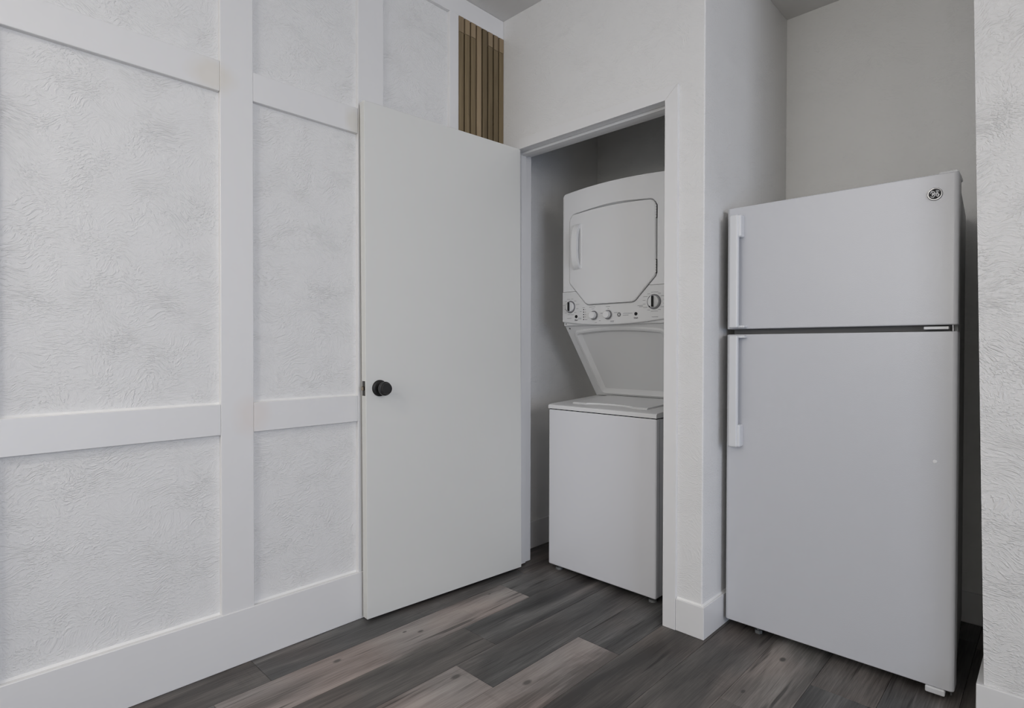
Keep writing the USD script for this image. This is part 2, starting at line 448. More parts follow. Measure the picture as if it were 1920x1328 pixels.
# boarded wall on the left
T = 0.018
wl = thing('wall_left', 'white hand-textured left wall with flat boards forming a grid', 'wall', kind='structure')
obj('wall_surface', box(-0.12, 0.0, ROOM_Y - 0.12, 0.0, 0.0, CZ), M_wall, wl)
VB = [(-4.46, -4.35), (-3.94, -3.83), (-3.42, -3.31), (-2.90, -2.79), (-2.38, -2.27), (-1.985, -1.88), (-1.325, -1.2185), (-0.8135, -0.696), (-0.346, -0.2925)]
RT = [(0.7895, 0.892), (1.929, 2.0285)]
for a, b in VB:
    obj('vertical_board', cbox(-0.002, T, a, b, BT, 2.612, 0.0015), M_board, wl)
for (a, b), (a2, b2) in zip(VB[:-1], VB[1:]):
    for z0, z1 in RT:
        obj('rail_board', cbox(-0.002, T - 0.0004, b + 0.0004, a2 - 0.0004, z0, z1, 0.0015), M_board, wl)
for (a, b), (a2, b2) in zip(VB[:-1], VB[1:]):
    for zt in (BT + 0.001, RT[0][1], RT[1][1]):
        tri = sg.Polygon([(-0.001, zt - 0.001), (0.0065, zt - 0.001), (0.0015, zt + 0.0045), (-0.001, zt + 0.0075)])
        bead = prism_xz(tri, b + 0.0004, a2 - 0.0004)
        obj('caulk_bead', bead, M_caulk, wl)
obj('baseboard_left', cbox(0.0, 0.0225, ROOM_Y, -0.001, 0.0, BT + 0.001, 0.002), M_trim, label='tall white baseboard along the boarded left wall', cat='baseboard', kind='structure')
obj('trim_1', cbox(0.0, T, ROOM_Y, -0.001, 2.612, CZ - 0.0005, 0.0015), M_trim, label='flat white board along the top of the left wall at the ceiling', cat='trim', kind='structure')

# vertical wood slats in the corner
sl = thing('slat_panel', 'strip of brown vertical wood slats in the wall corner above the open door', 'wall panel', (0, 0, 0))
obj('backing', box(0.0005, 0.0045, -0.292, -0.0005, BT + 0.0015, 2.6115), M_felt, sl)
for i in range(8):
    y0 = -0.2915 + 0.0373 * i
    y1 = min(y0 + 0.0285, -0.001)
    if i in (3, 4):
        obj('slat', cbox(0.0045, 0.020, y0, y1, BT + 0.0015, 2.6115, 0.0012), M_slat_top if i == 3 else M_slat, sl)
    else:
        zj = 2.542 + (i % 3 - 1) * 0.002
        obj('slat', cbox(0.0045, 0.0195, y0, y1, BT + 0.0015, zj - 0.0004, 0.0010), M_slat, sl)
        obj('slat', cbox(0.0045, 0.0205, y0, y1, zj + 0.0004, 2.6115, 0.0010), M_slat_top, sl)

# wall with the closet doorway
XJ0, XJ1, ZJ = 0.090, 0.920, 2.046       # jamb faces
WC = 1.0685                              # outer corner
wall_poly = sg.Polygon([(-0.15, 0), (XJ0 - 0.02, 0), (XJ0 - 0.02, ZJ + 0.02), (XJ1 + 0.02, ZJ + 0.02), (XJ1 + 0.02, 0), (WC - 0.006, 0), (WC - 0.006, CZ), (-0.15, CZ)])
corner = m3.Manifold.batch_hull([m3.Manifold.cylinder(CZ, 0.006, 0.006, 16).translate((WC - 0.006, 0.006, 0)), box(WC - 0.03, WC, 0.006, 0.125, 0, CZ), box(WC - 0.03, WC - 0.006, 0.0, 0.125, 0, CZ)])
wb = obj('wall_back', join([man(prism_xz(wall_poly, 0.0, 0.125)) + corner]), M_wall_b, smooth=35, label='white textured wall with the closet doorway beside the boarded wall', cat='wall', kind='structure')
obj('wall_partition', box(0.955, WC, 0.1251, 0.86, 0.0, 2.66), M_wall_b, label='white partition wall between the laundry closet and the refrigerator niche', cat='wall', kind='structure')
obj('wall_closet_left', box(-0.15, -0.035, 0.1251, 0.98, 0.0, 2.6), M_niche, label='white left wall inside the laundry closet', cat='wall', kind='structure')
obj('wall_closet_back', box(-0.035, 0.9549, 0.87, 0.98, 0.0, 2.6), M_niche, label='dim white back wall inside the laundry closet above the dryer', cat='wall', kind='structure')
obj('wall_niche_back', box(0.9551, 2.0, 0.8605, 0.98, 0.0, 2.66), M_niche, label='white back wall of the refrigerator niche', cat='wall', kind='structure')
# wall at the right: its edge leans a little
YR = 0.090
xr = lambda z: 1.8735 - 0.0194 * z
rp = sg.Polygon([(xr(0), 0), (ROOM_X, 0), (ROOM_X, CZ), (xr(CZ), CZ)])
wr = man(prism_xz(rp, YR, YR + 0.12))
rp2 = sg.Polygon([(xr(0), 0), (2.0, 0), (2.0, 2.66), (xr(2.66), 2.66)])
obj('wall_right', join([wr + man(prism_xz(rp2, YR + 0.11, 0.8604))]), M_wall_r, label='white coarse-textured wall end at the right of the refrigerator niche', cat='wall', kind='structure')
obj('ceiling', box(-0.12, ROOM_X + 0.1, ROOM_Y - 0.12, 0.2, CZ, CZ + 0.1), M_ceil, label='white ceiling of the main room', cat='ceiling', kind='structure')
obj('ceiling_niche', box(WC + 0.0005, 1.8195, 0.02, 0.8604, 2.649, CZ - 0.0005), M_ceil, label='white ceiling of the refrigerator niche', cat='ceiling', kind='structure')
obj('ceiling_closet', box(-0.15, 0.955, 0.1255, 0.98, 2.6, 2.7), M_ceil, label='white ceiling inside the laundry closet', cat='ceiling', kind='structure')

# door frame: jambs, stops, casing
fr = thing('trim_2', 'white painted doorway casing and jamb around the laundry closet', 'door frame', kind='structure')
jt = 0.126
obj('jamb', [box(XJ0 - 0.0195, XJ0, 0.0005, jt, 0.004, ZJ)], M_trim, fr)
obj('jamb', [box(XJ1, XJ1 + 0.0195, 0.0005, jt, 0.0, ZJ)], M_trim, fr)
obj('head_jamb', [box(XJ0 - 0.0195, XJ1 + 0.0195, 0.0005, jt, ZJ + 0.0002, ZJ + 0.0195)], M_trim, fr)
obj('door_stop', cbox(XJ0, XJ0 + 0.012, 0.042, 0.078, 0.006, ZJ - 0.012, 0.001), M_trim, fr)
obj('door_stop', cbox(XJ1 - 0.012, XJ1, 0.042, 0.078, 0.0, ZJ - 0.012, 0.001), M_trim, fr)
obj('door_stop', cbox(XJ0, XJ1, 0.042, 0.078, ZJ - 0.012, ZJ, 0.001), M_trim, fr)
TC = 0.014
for nm, pts in (('side_casing', [(0.913, 0), (0.9665, 0), (0.9665, 2.0885), (0.913, 2.040)]), ('side_casing', [(0.030, 0), (0.0835, 0), (0.0835, 2.040), (0.030, 2.0885)]),
                ('head_casing', [(0.0836, 2.0402), (0.9128, 2.0402), (0.9663, 2.0885), (0.0302, 2.0885)])):
    obj(nm, plate_with_bevel(sg.Polygon(pts), -TC, 0.0, 0.0012), M_trim, fr)

# baseboards
bh = 0.121
obj('baseboard_back', join([cbox(0.967, WC + 0.012, -0.012, 0.0, 0.0, bh, 0.0015) + cbox(WC, WC + 0.012, -0.012, 0.86, 0.0, bh, 0.0015)]), M_trim,
    label='short white baseboard wrapping the corner between doorway and refrigerator', cat='baseboard', kind='structure')
obj('baseboard_right', join([cbox(1.8545, ROOM_X, YR - 0.012, YR, 0.0, bh + 0.003, 0.0015) + cbox(1.8545, 1.8712, YR - 0.012, 0.86, 0.0, bh + 0.003, 0.0015)]), M_trim,
    label='white baseboard under the right wall end, turning into the refrigerator niche', cat='baseboard', kind='structure')
obj('baseboard_closet', cbox(-0.035, -0.023, 0.1265, 0.87, 0.0, 0.145, 0.0015), M_trim, label='white baseboard inside the laundry closet, left wall', cat='baseboard', kind='structure')
obj('baseboard_niche', cbox(WC + 0.0125, 1.8535, 0.8484, 0.8604, 0.0, bh, 0.0015), M_trim, label='white baseboard at the back of the refrigerator niche', cat='baseboard', kind='structure')


tri = sg.Polygon([(0.001, bh - 0.0005), (-0.0055, bh - 0.0005), (-0.0015, bh + 0.0045), (0.001, bh + 0.007)])
obj('caulk_bead', prism_yz(tri, 0.968, WC + 0.004), M_caulk, wb)
tri2 = sg.Polygon([(WC - 0.001, bh - 0.0005), (WC + 0.0055, bh - 0.0005), (WC + 0.0015, bh + 0.0045), (WC - 0.001, bh + 0.007)])
obj('caulk_bead', prism_xz(tri2, -0.004, 0.84), M_caulk, wb)


# the rest of the room, behind and beside the camera
def wall_with_window(name, ax, w, lo, hi, label):
    _, _, a, b, z0, z1, *_r = WIN[name]
    hole = sg.box(lo, 0, hi, CZ).difference(sg.box(a, z0, b, z1))
    m = trimesh.creation.extrude_polygon(hole, 0.11, engine='earcut')
    v = m.vertices.copy()
    if ax == 'x':
        m.vertices = np.stack([w + v[:, 2], v[:, 0], v[:, 1]], 1)
    else:
        m.vertices = np.stack([v[:, 0], w - v[:, 2], v[:, 1]], 1)
        m.invert()
    return m


obj('wall_side', wall_with_window('window_1', 'x', ROOM_X, ROOM_Y, YR, ''), M_wall, label='white side wall of the room with a window, outside the view', cat='wall', kind='structure')
obj('wall_front', wall_with_window('window_2', 'y', ROOM_Y, 0.0, ROOM_X, ''), M_wall, label='white wall behind the camera with a window', cat='wall', kind='structure')
for name, (ax, w, a, b, z0, z1, *_r) in WIN.items():
    wn = thing(name, 'white framed window beside the camera' if ax == 'x' else 'white framed window behind the camera', 'window', kind='structure')
    f = 0.05
    bars = [(a, b, z0, z0 + f), (a, b, z1 - f, z1), (a, a + f, z0 + f, z1 - f), (b - f, b, z0 + f, z1 - f), ((a + b) / 2 - 0.02, (a + b) / 2 + 0.02, z0 + f, z1 - f)]
    for p, q, s, t in bars:
        obj('window_frame', box(w + 0.03, w + 0.07, p, q, s, t) if ax == 'x' else box(p, q, w - 0.07, w - 0.03, s, t), M_trim, wn)
    obj('pane', box(w + 0.047, w + 0.052, a + f, b - f, z0 + f, z1 - f) if ax == 'x' else box(a + f, b - f, w - 0.052, w - 0.047, z0 + f, z1 - f), M_glass, wn)
for i, (x, y, r, rad, col) in enumerate(LAMPS):
    lp = thing('ceiling_lamp', ('round flush ceiling lamp behind the camera, towards the boarded wall', 'round flush ceiling lamp almost above the camera', 'round flush ceiling lamp in the far corner behind the camera')[i], 'lamp', (x, y, CZ))
    obj('lamp_base', lathe([(0, 0), (0.19, 0), (0.19, -0.03), (0.18, -0.03), (0, -0.03)], 48), M_trim, lp, smooth=30)
    obj('lamp_diffuser', lathe([(0, -0.031), (0.175, -0.031), (0.175, -0.07), (0.165, -0.08), (0, -0.08)], 48), M_lampglass, lp, smooth=30)

# ------------------------------------------------------------------ open closet door
DH, DWD, DT = 2.030, 0.8195, 0.035
dr = UsdGeom.Xform.Define(stage, path_for('door_1'))
dr.AddTranslateOp().Set(Gf.Vec3d(0.1364, 0.0108, 0.0126))
dr.AddRotateZOp().Set(-90 - 4.463 + 0.0)       # local +x runs from the hinges to the free edge, local +y is the face we see
dr.AddRotateYOp().Set(-0.0)
door = tag(dr, 'open flat white door with a dark round knob, swung back against the boarded wall', 'door', kind='structure')
lean = 0.0064


def sag(m):
    m = tm(m).copy()
    m.vertices = m.vertices + np.stack([lean * m.vertices[:, 2], 0 * m.vertices[:, 2], 0 * m.vertices[:, 2]], 1)
    return m


obj('door_slab', sag(cbox(0, DWD, -DT, 0, 0, DH, 0.0012)), M_door, door)
# knob, 0.912 m up
kz, kx = 0.909, 0.7605
kn = lathe([(0, 0.0), (0.011, 0.0), (0.0115, 0.012), (0.015, 0.018), (0.0245, 0.023), (0.0275, 0.030), (0.0275, 0.036), (0.0265, 0.040), (0.0235, 0.041), (0.0225, 0.043), (0.0222, 0.050), (0.0205, 0.0525), (0, 0.053)], 44)


def out(m, loc):        # lathe axis z -> local +y
    m = tm(m).copy()
    v = m.vertices
    m.vertices = np.stack([v[:, 0], v[:, 2], v[:, 1]], 1) + np.array(loc)
    m.invert()
    return sag(m)


k = obj('door_knob', out(kn, (kx, 0.010, kz)), M_bronze, door, smooth=35, label='dark bronze round door knob')
obj('rosette', out(lathe([(0, 0), (0.0325, 0), (0.0325, 0.004), (0.031, 0.007), (0.027, 0.0095), (0.0, 0.0115)], 44), (kx, 0.0, kz)), M_bronze, k, smooth=35)
lt = obj('latch_plate', sag(cbox(DWD - 0.001, DWD + 0.0006, -DT + 0.006, -0.006, kz - 0.029, kz + 0.029, 0.0005)), M_latch, door, label='dark metal latch plate')
obj('latch_bolt', sag(cbox(DWD + 0.0006, DWD + 0.009, -DT + 0.012, -0.013, kz - 0.008, kz + 0.008, 0.002)), M_brass, lt)
for z in (0.21, 1.02, 1.80):
    obj('hinge', sag(join([box(-0.0022, -0.0002, -DT + 0.002, -0.004, z - 0.045, z + 0.045), m3.Manifold.cylinder(0.09, 0.006, 0.006, 16).translate((-0.006, -DT - 0.004, z - 0.045))])), M_screw, door)

# ------------------------------------------------------------------ stacked washer and dryer
LX0, LX1 = 0.215, 0.806
lc = thing('laundry_center', 'white stacked washer and dryer standing in the closet', 'washer and dryer', ((LX0 + LX1) / 2, 0.121, 0))
cx, yf = (LX0 + LX1) / 2, 0.121
Lc = lambda m: tm(m).copy().apply_translation((-cx, -yf, 0))
obj('washer_cabinet', Lc(rbox(LX0, LX1, 0.121, 0.80, 0.022, 0.783, 0.007)), M_enamel, lc, smooth=40)
obj('side_panel_seam', Lc(box(LX1 - 0.0002, LX1 + 0.0004, 0.147, 0.1485, 0.024, 0.78)), M_gasket, lc)
obj('cabinet_gap', Lc(box(LX0 + 0.004, LX1 - 0.004, 0.1265, 0.79, 0.782, 0.788)), M_dark, lc)
# washer top: front band, then a gentle rise to the back
yz = sg.Polygon([(0.119, 0.787), (0.119, 0.800), (0.1215, 0.804), (0.126, 0.8065), (0.150, 0.809), (0.56, 0.829), (0.80, 0.829), (0.80, 0.787)])
top = man(prism_yz(yz, LX0 - 0.001, LX1 + 0.001))
cut = []
s = m3.Manifold.sphere(0.012, 16)
for sx in (-1, 1):     # soften both front corners in plan
    xx = LX0 - 0.001 if sx < 0 else LX1 + 0.001
top = top - box(LX0 + 0.085, LX1 - 0.085, 0.19, 0.505, 0.8135, 0.9)
tp = obj('washer_top', Lc(top), M_plastic, lc, smooth=28)
# lid in the recess, with a scooped finger edge at the front
lid_yz = sg.Polygon([(0.197, 0.809), (0.197, 0.8135), (0.205, 0.8185), (0.235, 0.8195), (0.50, 0.8335), (0.50, 0.809)])
lid = man(prism_yz(lid_yz, LX0 + 0.09, LX1 - 0.09))
lid = lid - m3.Manifold.cylinder(0.05, 0.13, 0.13, 64).scale((1, 0.28, 1)).translate((cx, 0.196, 0.80))
obj('lid', Lc(lid), M_plastic, lc, smooth=28)
for fx in (LX0 + 0.045, LX1 - 0.030):
    for fy in (0.150, 0.74):
        obj('foot', Lc(join([m3.Manifold.cylinder(0.010, 0.018, 0.016, 20).translate((fx, fy, 0.0)), m3.Manifold.cylinder(0.014, 0.006, 0.006, 12).translate((fx, fy, 0.009))])), M_foot, lc, smooth=30)

# dryer
DY = 0.224
dxl, dxr = LX0, 0.800
dcx = 0.5075


def arc_poly(x0, x1, zb, zt, rise_t, drop_b, r=0.018, n=24):
    xs = np.linspace(x0, x1, n)
    u = (xs - (x0 + x1) / 2) / ((x1 - x0) / 2)
    topc = [(x, zt + rise_t * (1 - q * q)) for x, q in zip(xs, u)]
    bot = [(x, zb - drop_b * (1 - q * q)) for x, q in zip(xs[::-1], u[::-1])]
    return sg.Polygon(topc + bot).buffer(-r, join_style=1).buffer(r, join_style=1, quad_segs=10)


def crown(m, depth, x0, x1):
    """bow the front outwards a little in plan"""
    m = tm(m).copy()
    v = m.vertices.copy()
    u = np.clip((v[:, 0] - (x0 + x1) / 2) / ((x1 - x0) / 2), -1, 1)
    v[:, 1] -= depth * (1 - u * u)
    m.vertices = v
    return m


front_poly = arc_poly(dxl, dxr, 1.300, 1.851, 0.012, 0.0, 0.020)
panel_poly = arc_poly(dxl, dxr, 1.213, 1.420, 0.0, 0.020, 0.006)
# door opening: rounded top corners, long 45-degree lower corners
door_out = sg.Polygon([(0.266, 1.715), (0.285, 1.7385), (0.40, 1.7455), (0.505, 1.7480), (0.61, 1.7455), (0.724, 1.7385), (0.743, 1.715), (0.7435, 1.405), (0.640, 1.297), (0.625, 1.2925), (0.385, 1.2925), (0.370, 1.297), (0.266, 1.405)])
door_out = door_out.buffer(-0.030, join_style=1).buffer(0.030, join_style=1, quad_segs=12)


def loft(p0, y0, p1, y1):
    """solid between two convex outlines at two depths"""
    return m3.Manifold.batch_hull([man(prism_xz(p0, y0 - 0.0002, y0)), man(prism_xz(p1, y1, y1 + 0.0002))])


def fine(M, L):
    return M.refine_to_length(L)


recess = door_out.buffer(0.0035, join_style=1)
brow = sg.Polygon([(x, 1.735 + 0.0235 * max(0.0, 1 - ((x - 0.520) / 0.205) ** 2)) for x in np.linspace(0.315, 0.725, 24)] + [(0.725, 1.70), (0.315, 1.70)])
rim = door_out.buffer(0.0075, join_style=1)
cutter = man(prism_xz(recess, DY - 0.1, DY + 0.018)) + loft(rim, DY - 0.0005, recess, DY + 0.004) + loft(recess.union(brow).convex_hull, DY - 0.0005, recess, DY + 0.014)
fr_m = plate_with_bevel(front_poly, DY, DY + 0.045, 0.010) - cutter - box(0, 1, DY - 0.1, DY + 0.1, 1.0, 1.3622)
pn_m = plate_with_bevel(panel_poly, DY, DY + 0.045, 0.005) - cutter - box(0, 1, DY - 0.1, DY + 0.1, 1.3606, 1.6)
CR = 0.012
obj('dryer_front', Lc(crown(fine(fr_m, 0.03), CR, dxl, dxr)), M_enamel_top, lc, smooth=25)
cp = obj('control_panel', Lc(crown(fine(pn_m, 0.03), CR, dxl, dxr)), M_panel, lc, smooth=25)
body_poly = arc_poly(dxl + 0.003, dxr - 0.003, 1.24, 1.848, 0.011, 0.0, 0.016)
obj('dryer_cabinet', Lc(join([man(prism_xz(body_poly, DY + 0.043, 0.80))])), M_enamel_top, lc, smooth=30)
dd = plate_with_bevel(door_out, DY - 0.004, DY + 0.015, 0.005)
dm = obj('dryer_door', Lc(crown(fine(dd, 0.03), CR, dxl, dxr)), M_enamel_top, lc, smooth=25)
yc = lambda x: DY - CR * (1 - ((x - (dxl + dxr) / 2) / ((dxr - dxl) / 2)) ** 2)     # bowed front at x
# D-shaped pull handle
hz0, hz1 = 1.467, 1.688
zz = np.linspace(hz0, hz1, 30)
uu = (zz - (hz0 + hz1) / 2) / ((hz1 - hz0) / 2)
hh = (hz1 - hz0) / 2
outer = [(-0.031 * max(0.0, 1 - abs(q) ** 2.8) ** 0.7 - 0.003, z) for q, z in zip(uu, zz)]
inner = [(-0.022 * max(0.0, 1 - (abs(q) / 0.93) ** 2.6) ** 0.7 + 0.004, z) for q, z in zip(uu, zz)]
hd = prism_yz(sg.Polygon(outer + inner[::-1]).buffer(0), 0.304, 0.336)
hd.vertices[:, 1] += yc(0.31) - 0.004
base_plate = rbox(0.292, 0.347, yc(0.31) - 0.0085, yc(0.31) + 0.002, hz0, hz1, 0.004)
hd = join([man(hd) + base_plate])
obj('handle', Lc(hd), M_plastic, dm, smooth=35)
for z in (1.683, 1.442):
    hm = [m3.Manifold.cylinder(0.0100, 0.0030, 0.0030, 14).translate((0.7440, yc(0.744) - 0.003, z - 0.028 + 0.0115 * i)) for i in range(5)]
    hg = obj('hinge', Lc(join(hm)), M_plastic, dm, smooth=40)
    obj('hinge_slot', Lc(box(0.7405, 0.7480, yc(0.744) - 0.0006, yc(0.744) + 0.003, z - 0.030, z + 0.031)), M_black, dm)


def dial(name, x, z, r, depth, bar):
    y = yc(x)
    ring = to_axis(lathe([(0, -0.002), (r, -0.002), (r, 0.003), (r * 0.96, 0.0045), (r * 0.84, 0.0045), (0, 0.0045)], 40), '-y', (x, y, z))
    q = obj(name, Lc(ring), M_knobring if bar else M_plastic, cp, smooth=35)
    if bar:
        cap = to_axis(lathe([(0, 0.003), (r * 0.82, 0.003), (r * 0.80, 0.009), (r * 0.72, 0.012), (0, 0.012)], 40), '-y', (x, y, z))
        obj('control_dial_cap', Lc(cap), M_chrome if bar == 2 else M_plastic, cp, smooth=35)
        g = cbox(-r * 0.16, r * 0.16, -depth, -0.009, -r * 0.78, r * 0.78, 0.002)
        obj('control_dial_grip', Lc(g.translate((x, y, z))), M_plastic, cp)
        obj('control_dial_mark', Lc(box(r * 0.02, r * 0.19, -depth - 0.0006, -depth + 0.010, -r * 0.72, r * 0.74).translate((x, y, z))), M_black, cp)
        obj('control_dial_shade', Lc(box(-r * 0.55, r * 0.05, -0.0126, -0.011, -r * 0.70, -r * 0.55).translate((x, y, z))), M_black, cp)
    else:
        obj('control_dial_skirt', Lc(to_axis(lathe([(0, 0.003), (r * 0.93, 0.003), (r * 0.90, 0.010), (r * 0.84, 0.011), (0, 0.011)], 40), '-y', (x, y, z))), M_knobring, cp, smooth=35)
        obj('control_dial_cap', Lc(to_axis(lathe([(0, 0.010), (r * 0.74, 0.010), (r * 0.70, depth - 0.002), (r * 0.64, depth), (0, depth)], 40), '-y', (x, y, z))), M_plastic, cp, smooth=35)
    return q


dial('control_dial', 0.271, 1.286, 0.030, 0.026, 1)
dial('control_dial', 0.421, 1.2385, 0.0235, 0.026, 0)
dial('control_dial', 0.502, 1.2385, 0.0235, 0.026, 0)
dial('control_dial', 0.735, 1.287, 0.033, 0.026, 1)
for x in (0.309, 0.647):
    obj('indicator_button', Lc(to_axis(lathe([(0, -0.001), (0.0075, -0.001), (0.0075, 0.002), (0.006, 0.003), (0, 0.003)], 24), '-y', (x, yc(x), 1.237))), M_black, cp, smooth=35)


def print_on(mesh2d, x, z):
    m = mesh2d.copy()
    v = m.vertices
    m.vertices = np.stack([v[:, 0] + x, yc(x) - 0.0003 - v[:, 2], v[:, 1] + z], 1)
    m.invert()
    return m


def word(text, x, z, h=0.0058, bold=False):
    m = meshkit.text_mesh(text, h, 0.0005, bold)
    m.apply_translation((-m.bounds.mean(0)[0], 0, 0))
    return print_on(m, x, z)


obj('start_lettering', Lc(word('Start', 0.309, 1.2165, 0.0066, True)), M_print, cp)
obj('start_lettering', Lc(word('Start', 0.647, 1.2150, 0.0072, True)), M_print, cp)
# the panel's small print: ticks round the dials and unreadable short lines
dash = lambda x, z, w, h=0.0022: box(x - w / 2, x + w / 2, yc(x) - 0.0006, yc(x) + 0.0002, z - h / 2, z + h / 2)
ticks = []
for (x, z, r, n) in ((0.271, 1.286, 0.030, 12), (0.735, 1.287, 0.033, 16)):
    for i in range(n):
        a = 2 * math.pi * (i + 0.5) / n
        w = 0.013 if i % 3 else 0.020
        px = x + math.cos(a) * (r + 0.009 + w * 0.5 * abs(math.cos(a)))
        if px - w / 2 < dxl + 0.004 or px + w / 2 > dxr - 0.004:
            w = 0.006
            px = min(max(x + math.cos(a) * (r + 0.008), dxl + 0.008), dxr - 0.008)
        ticks.append(dash(px, z + math.sin(a) * (r + 0.010), w, 0.0018))
for (x, z, w) in ((0.408, 1.279, 0.036), (0.412, 1.270, 0.016), (0.390, 1.247, 0.010), (0.430, 1.204, 0.012), (0.452, 1.212, 0.010), (0.498, 1.277, 0.024), (0.500, 1.268, 0.006), (0.462, 1.247, 0.012), (0.541, 1.247, 0.018), (0.522, 1.209, 0.020),
                  (0.522, 1.205, 0.018), (0.355, 1.278, 0.014), (0.366, 1.269, 0.004), (0.366, 1.257, 0.006), (0.366, 1.245, 0.006), (0.365, 1.233, 0.006), (0.370, 1.220, 0.016), (0.331, 1.229, 0.018), (0.331, 1.224, 0.020), (0.337, 1.260, 0.008),
                  (0.268, 1.230, 0.034), (0.604, 1.241, 0.048), (0.594, 1.233, 0.030), (0.735, 1.220, 0.040), (0.668, 1.273, 0.026), (0.672, 1.268, 0.018)):
    ticks.append(dash(x, z, w, 0.0020))
obj('panel_lettering', [Lc(join(ticks))], M_print2, cp, label='tiny grey printing on the control panel', kind='stuff')
obj('indicator_light', [Lc(to_axis(lathe([(0, -0.001), (0.0028, -0.001), (0.0028, 0.0006), (0, 0.0006)], 12), '-y', (0.355, yc(0.355), z))) for z in (1.269, 1.257, 1.245, 1.233, 1.221)], M_black, cp)


def monogram(r, y=0.0):
    """round emblem: swirls on the rim and two interlaced script capitals, drawn as thin tubes in the xz plane"""
    parts = []

    def spiral(c, r0, r1, a0, a1, n=26):
        t = np.linspace(0, 1, n)
        rr = r0 + (r1 - r0) * t
        a = np.radians(a0 + (a1 - a0) * t)
        return np.stack([c[0] + rr * np.cos(a), np.full(n, y), c[1] + rr * np.sin(a)], 1)

    w = 0.064 * r
    for c, r0, r1, a0, a1 in (((-0.24, 0.20), 0.02, 0.27, 90, 520), ((0.22, 0.22), 0.03, 0.24, 200, -150), ((0.25, -0.20), 0.03, 0.29, 40, 470), ((-0.25, -0.22), 0.02, 0.24, -60, -430)):
        parts.append(tube(spiral((c[0] * r, c[1] * r), r0 * r, r1 * r, a0, a1), w, 8))
    parts.append(tube([(-0.42 * r, y, -0.05 * r), (-0.15 * r, y, 0.02 * r), (0.05 * r, y, -0.02 * r), (0.40 * r, y, 0.03 * r)], w, 8))
    for k in range(4):
        a = k * 90 + 30
        parts.append(tube(spiral((0, 0), 0.66 * r, 0.56 * r, a, a + 48, 14), w * 0.9, 8))
    return parts


bx, bz = 0.559, 1.237
b0 = obj('badge', Lc(to_axis(lathe([(0, -0.001), (0.0095, -0.001), (0.0095, 0.0012), (0.008, 0.002), (0, 0.0018)], 28), '-y', (bx, yc(bx), bz))), M_print, cp, smooth=35, label='small round grey emblem')
lead = [tm(m).copy().apply_translation((bx, yc(bx) - 0.0021, bz)) for m in monogram(0.0095)]
obj('badge_script', [Lc(join(lead))], M_plastic, cp)

# sloping cover between dryer and washer
P0, P1 = np.array([0.250, 1.192]), np.array([0.520, 0.830])        # (y, z) of its top and bottom edge
Ls = float(np.linalg.norm(P1 - P0))
slope = math.degrees(math.atan2(P1[0] - P0[0], P0[1] - P1[1]))
# built upright (z from 0 to Ls, facing -y), then tilted
fp = sg.box(dxl, 0, dxr, Ls)
arch = [(x, Ls - 0.050 + 0.018 * (1 - ((x - dcx) / 0.235) ** 2)) for x in np.linspace(dcx + 0.235, dcx - 0.235, 20)]
rin = sg.Polygon([(dcx - 0.235, 0.030), (dcx + 0.235, 0.030)] + arch).buffer(-0.012).buffer(0.012, join_style=1, quad_segs=6)
ridge = rin.buffer(0.024, join_style=1)
pm = man(prism_xz(fp, 0.0, 0.03)) + loft(ridge, 0.001, ridge.buffer(-0.008), -0.006)
pm = pm - loft(rin.buffer(0.007, join_style=1), -0.0065, rin.buffer(-0.014), 0.010)


def tilt(m):
    m = tm(m).copy()
    m.apply_transform(trimesh.transformations.rotation_matrix(math.radians(slope), [1, 0, 0]))
    m.apply_translation((0, P1[0], P1[1]))
    return m


cv = obj('sloping_cover', Lc(tilt(pm)), M_panel, lc, smooth=30)
side = sg.Polygon([(0.262, 1.20), (0.80, 1.25), (0.80, 0.828), (0.535, 0.828)])
obj('side_bracket', Lc(join([man(prism_yz(side, dxl + 0.002, dxl + 0.02))])), M_panel, lc)
obj('side_bracket', Lc(join([man(prism_yz(side, dxr - 0.02, dxr - 0.002))])), M_panel, lc)
lip = box(dxl, dxr, DY + 0.004, 0.30, 1.188, 1.24)
obj('panel_underside', Lc(cbox(dxl + 0.001, dxr - 0.001, DY + 0.012, 0.300, 1.193, 1.24, 0.003)), M_panel, lc)
obj('screw', Lc(tilt(join([to_axis(lathe([(0, -0.001), (0.0045, -0.001), (0.004, 0.0015), (0, 0.002)], 16), '-y', (dxl + 0.022, 0.0, Ls - 0.014))]))), M_screw, lc, smooth=30)
obj('screw', Lc(join([to_axis(lathe([(0, -0.001), (0.0035, -0.001), (0.003, 0.001), (0, 0.0015)], 16), '-y', (dxl + q, DY + 0.012, 1.203)) for q in (0.016,)])), M_screw, lc, smooth=30)

# ------------------------------------------------------------------ refrigerator
FW, FZ0, FZM0, FZM1, FZT = 0.7058, 0.0345, 1.1355, 1.1555, 1.6188
rf = thing('refrigerator', 'white top-freezer refrigerator with a round emblem standing in the niche', 'refrigerator', (1.0912, 0.1462, 0), 1.0)
DTK = 0.062      # door thickness


def fdoor(z0, z1):
    """door leaf: bowed front corners, fine rounded rim"""
    r = 0.013
    pts = []
    for (cx_, a0, a1) in ((r, 180, 270), (FW - r, 270, 360)):
        for a in np.linspace(a0, a1, 9):
            pts.append((cx_ + r * math.cos(math.radians(a)), r + r * math.sin(math.radians(a))))
    pts += [(FW, DTK), (0, DTK)]
    poly = sg.Polygon(pts)
    c = 0.004
    lay = []
    for i in range(4):
        a = math.pi / 2 * i / 3
        lay.append((c * (1 - math.sin(a)), c * (1 - math.cos(a))))
    hull = []
    for ins, dz in lay:
        p = poly.buffer(-ins, join_style=1) if ins > 1e-6 else poly
        e = trimesh.creation.extrude_polygon(p, (z1 - z0) - 2 * dz, engine='earcut')
        hull.append(man(e.apply_translation((0, 0, z0 + dz))))
    return m3.Manifold.batch_hull(hull)


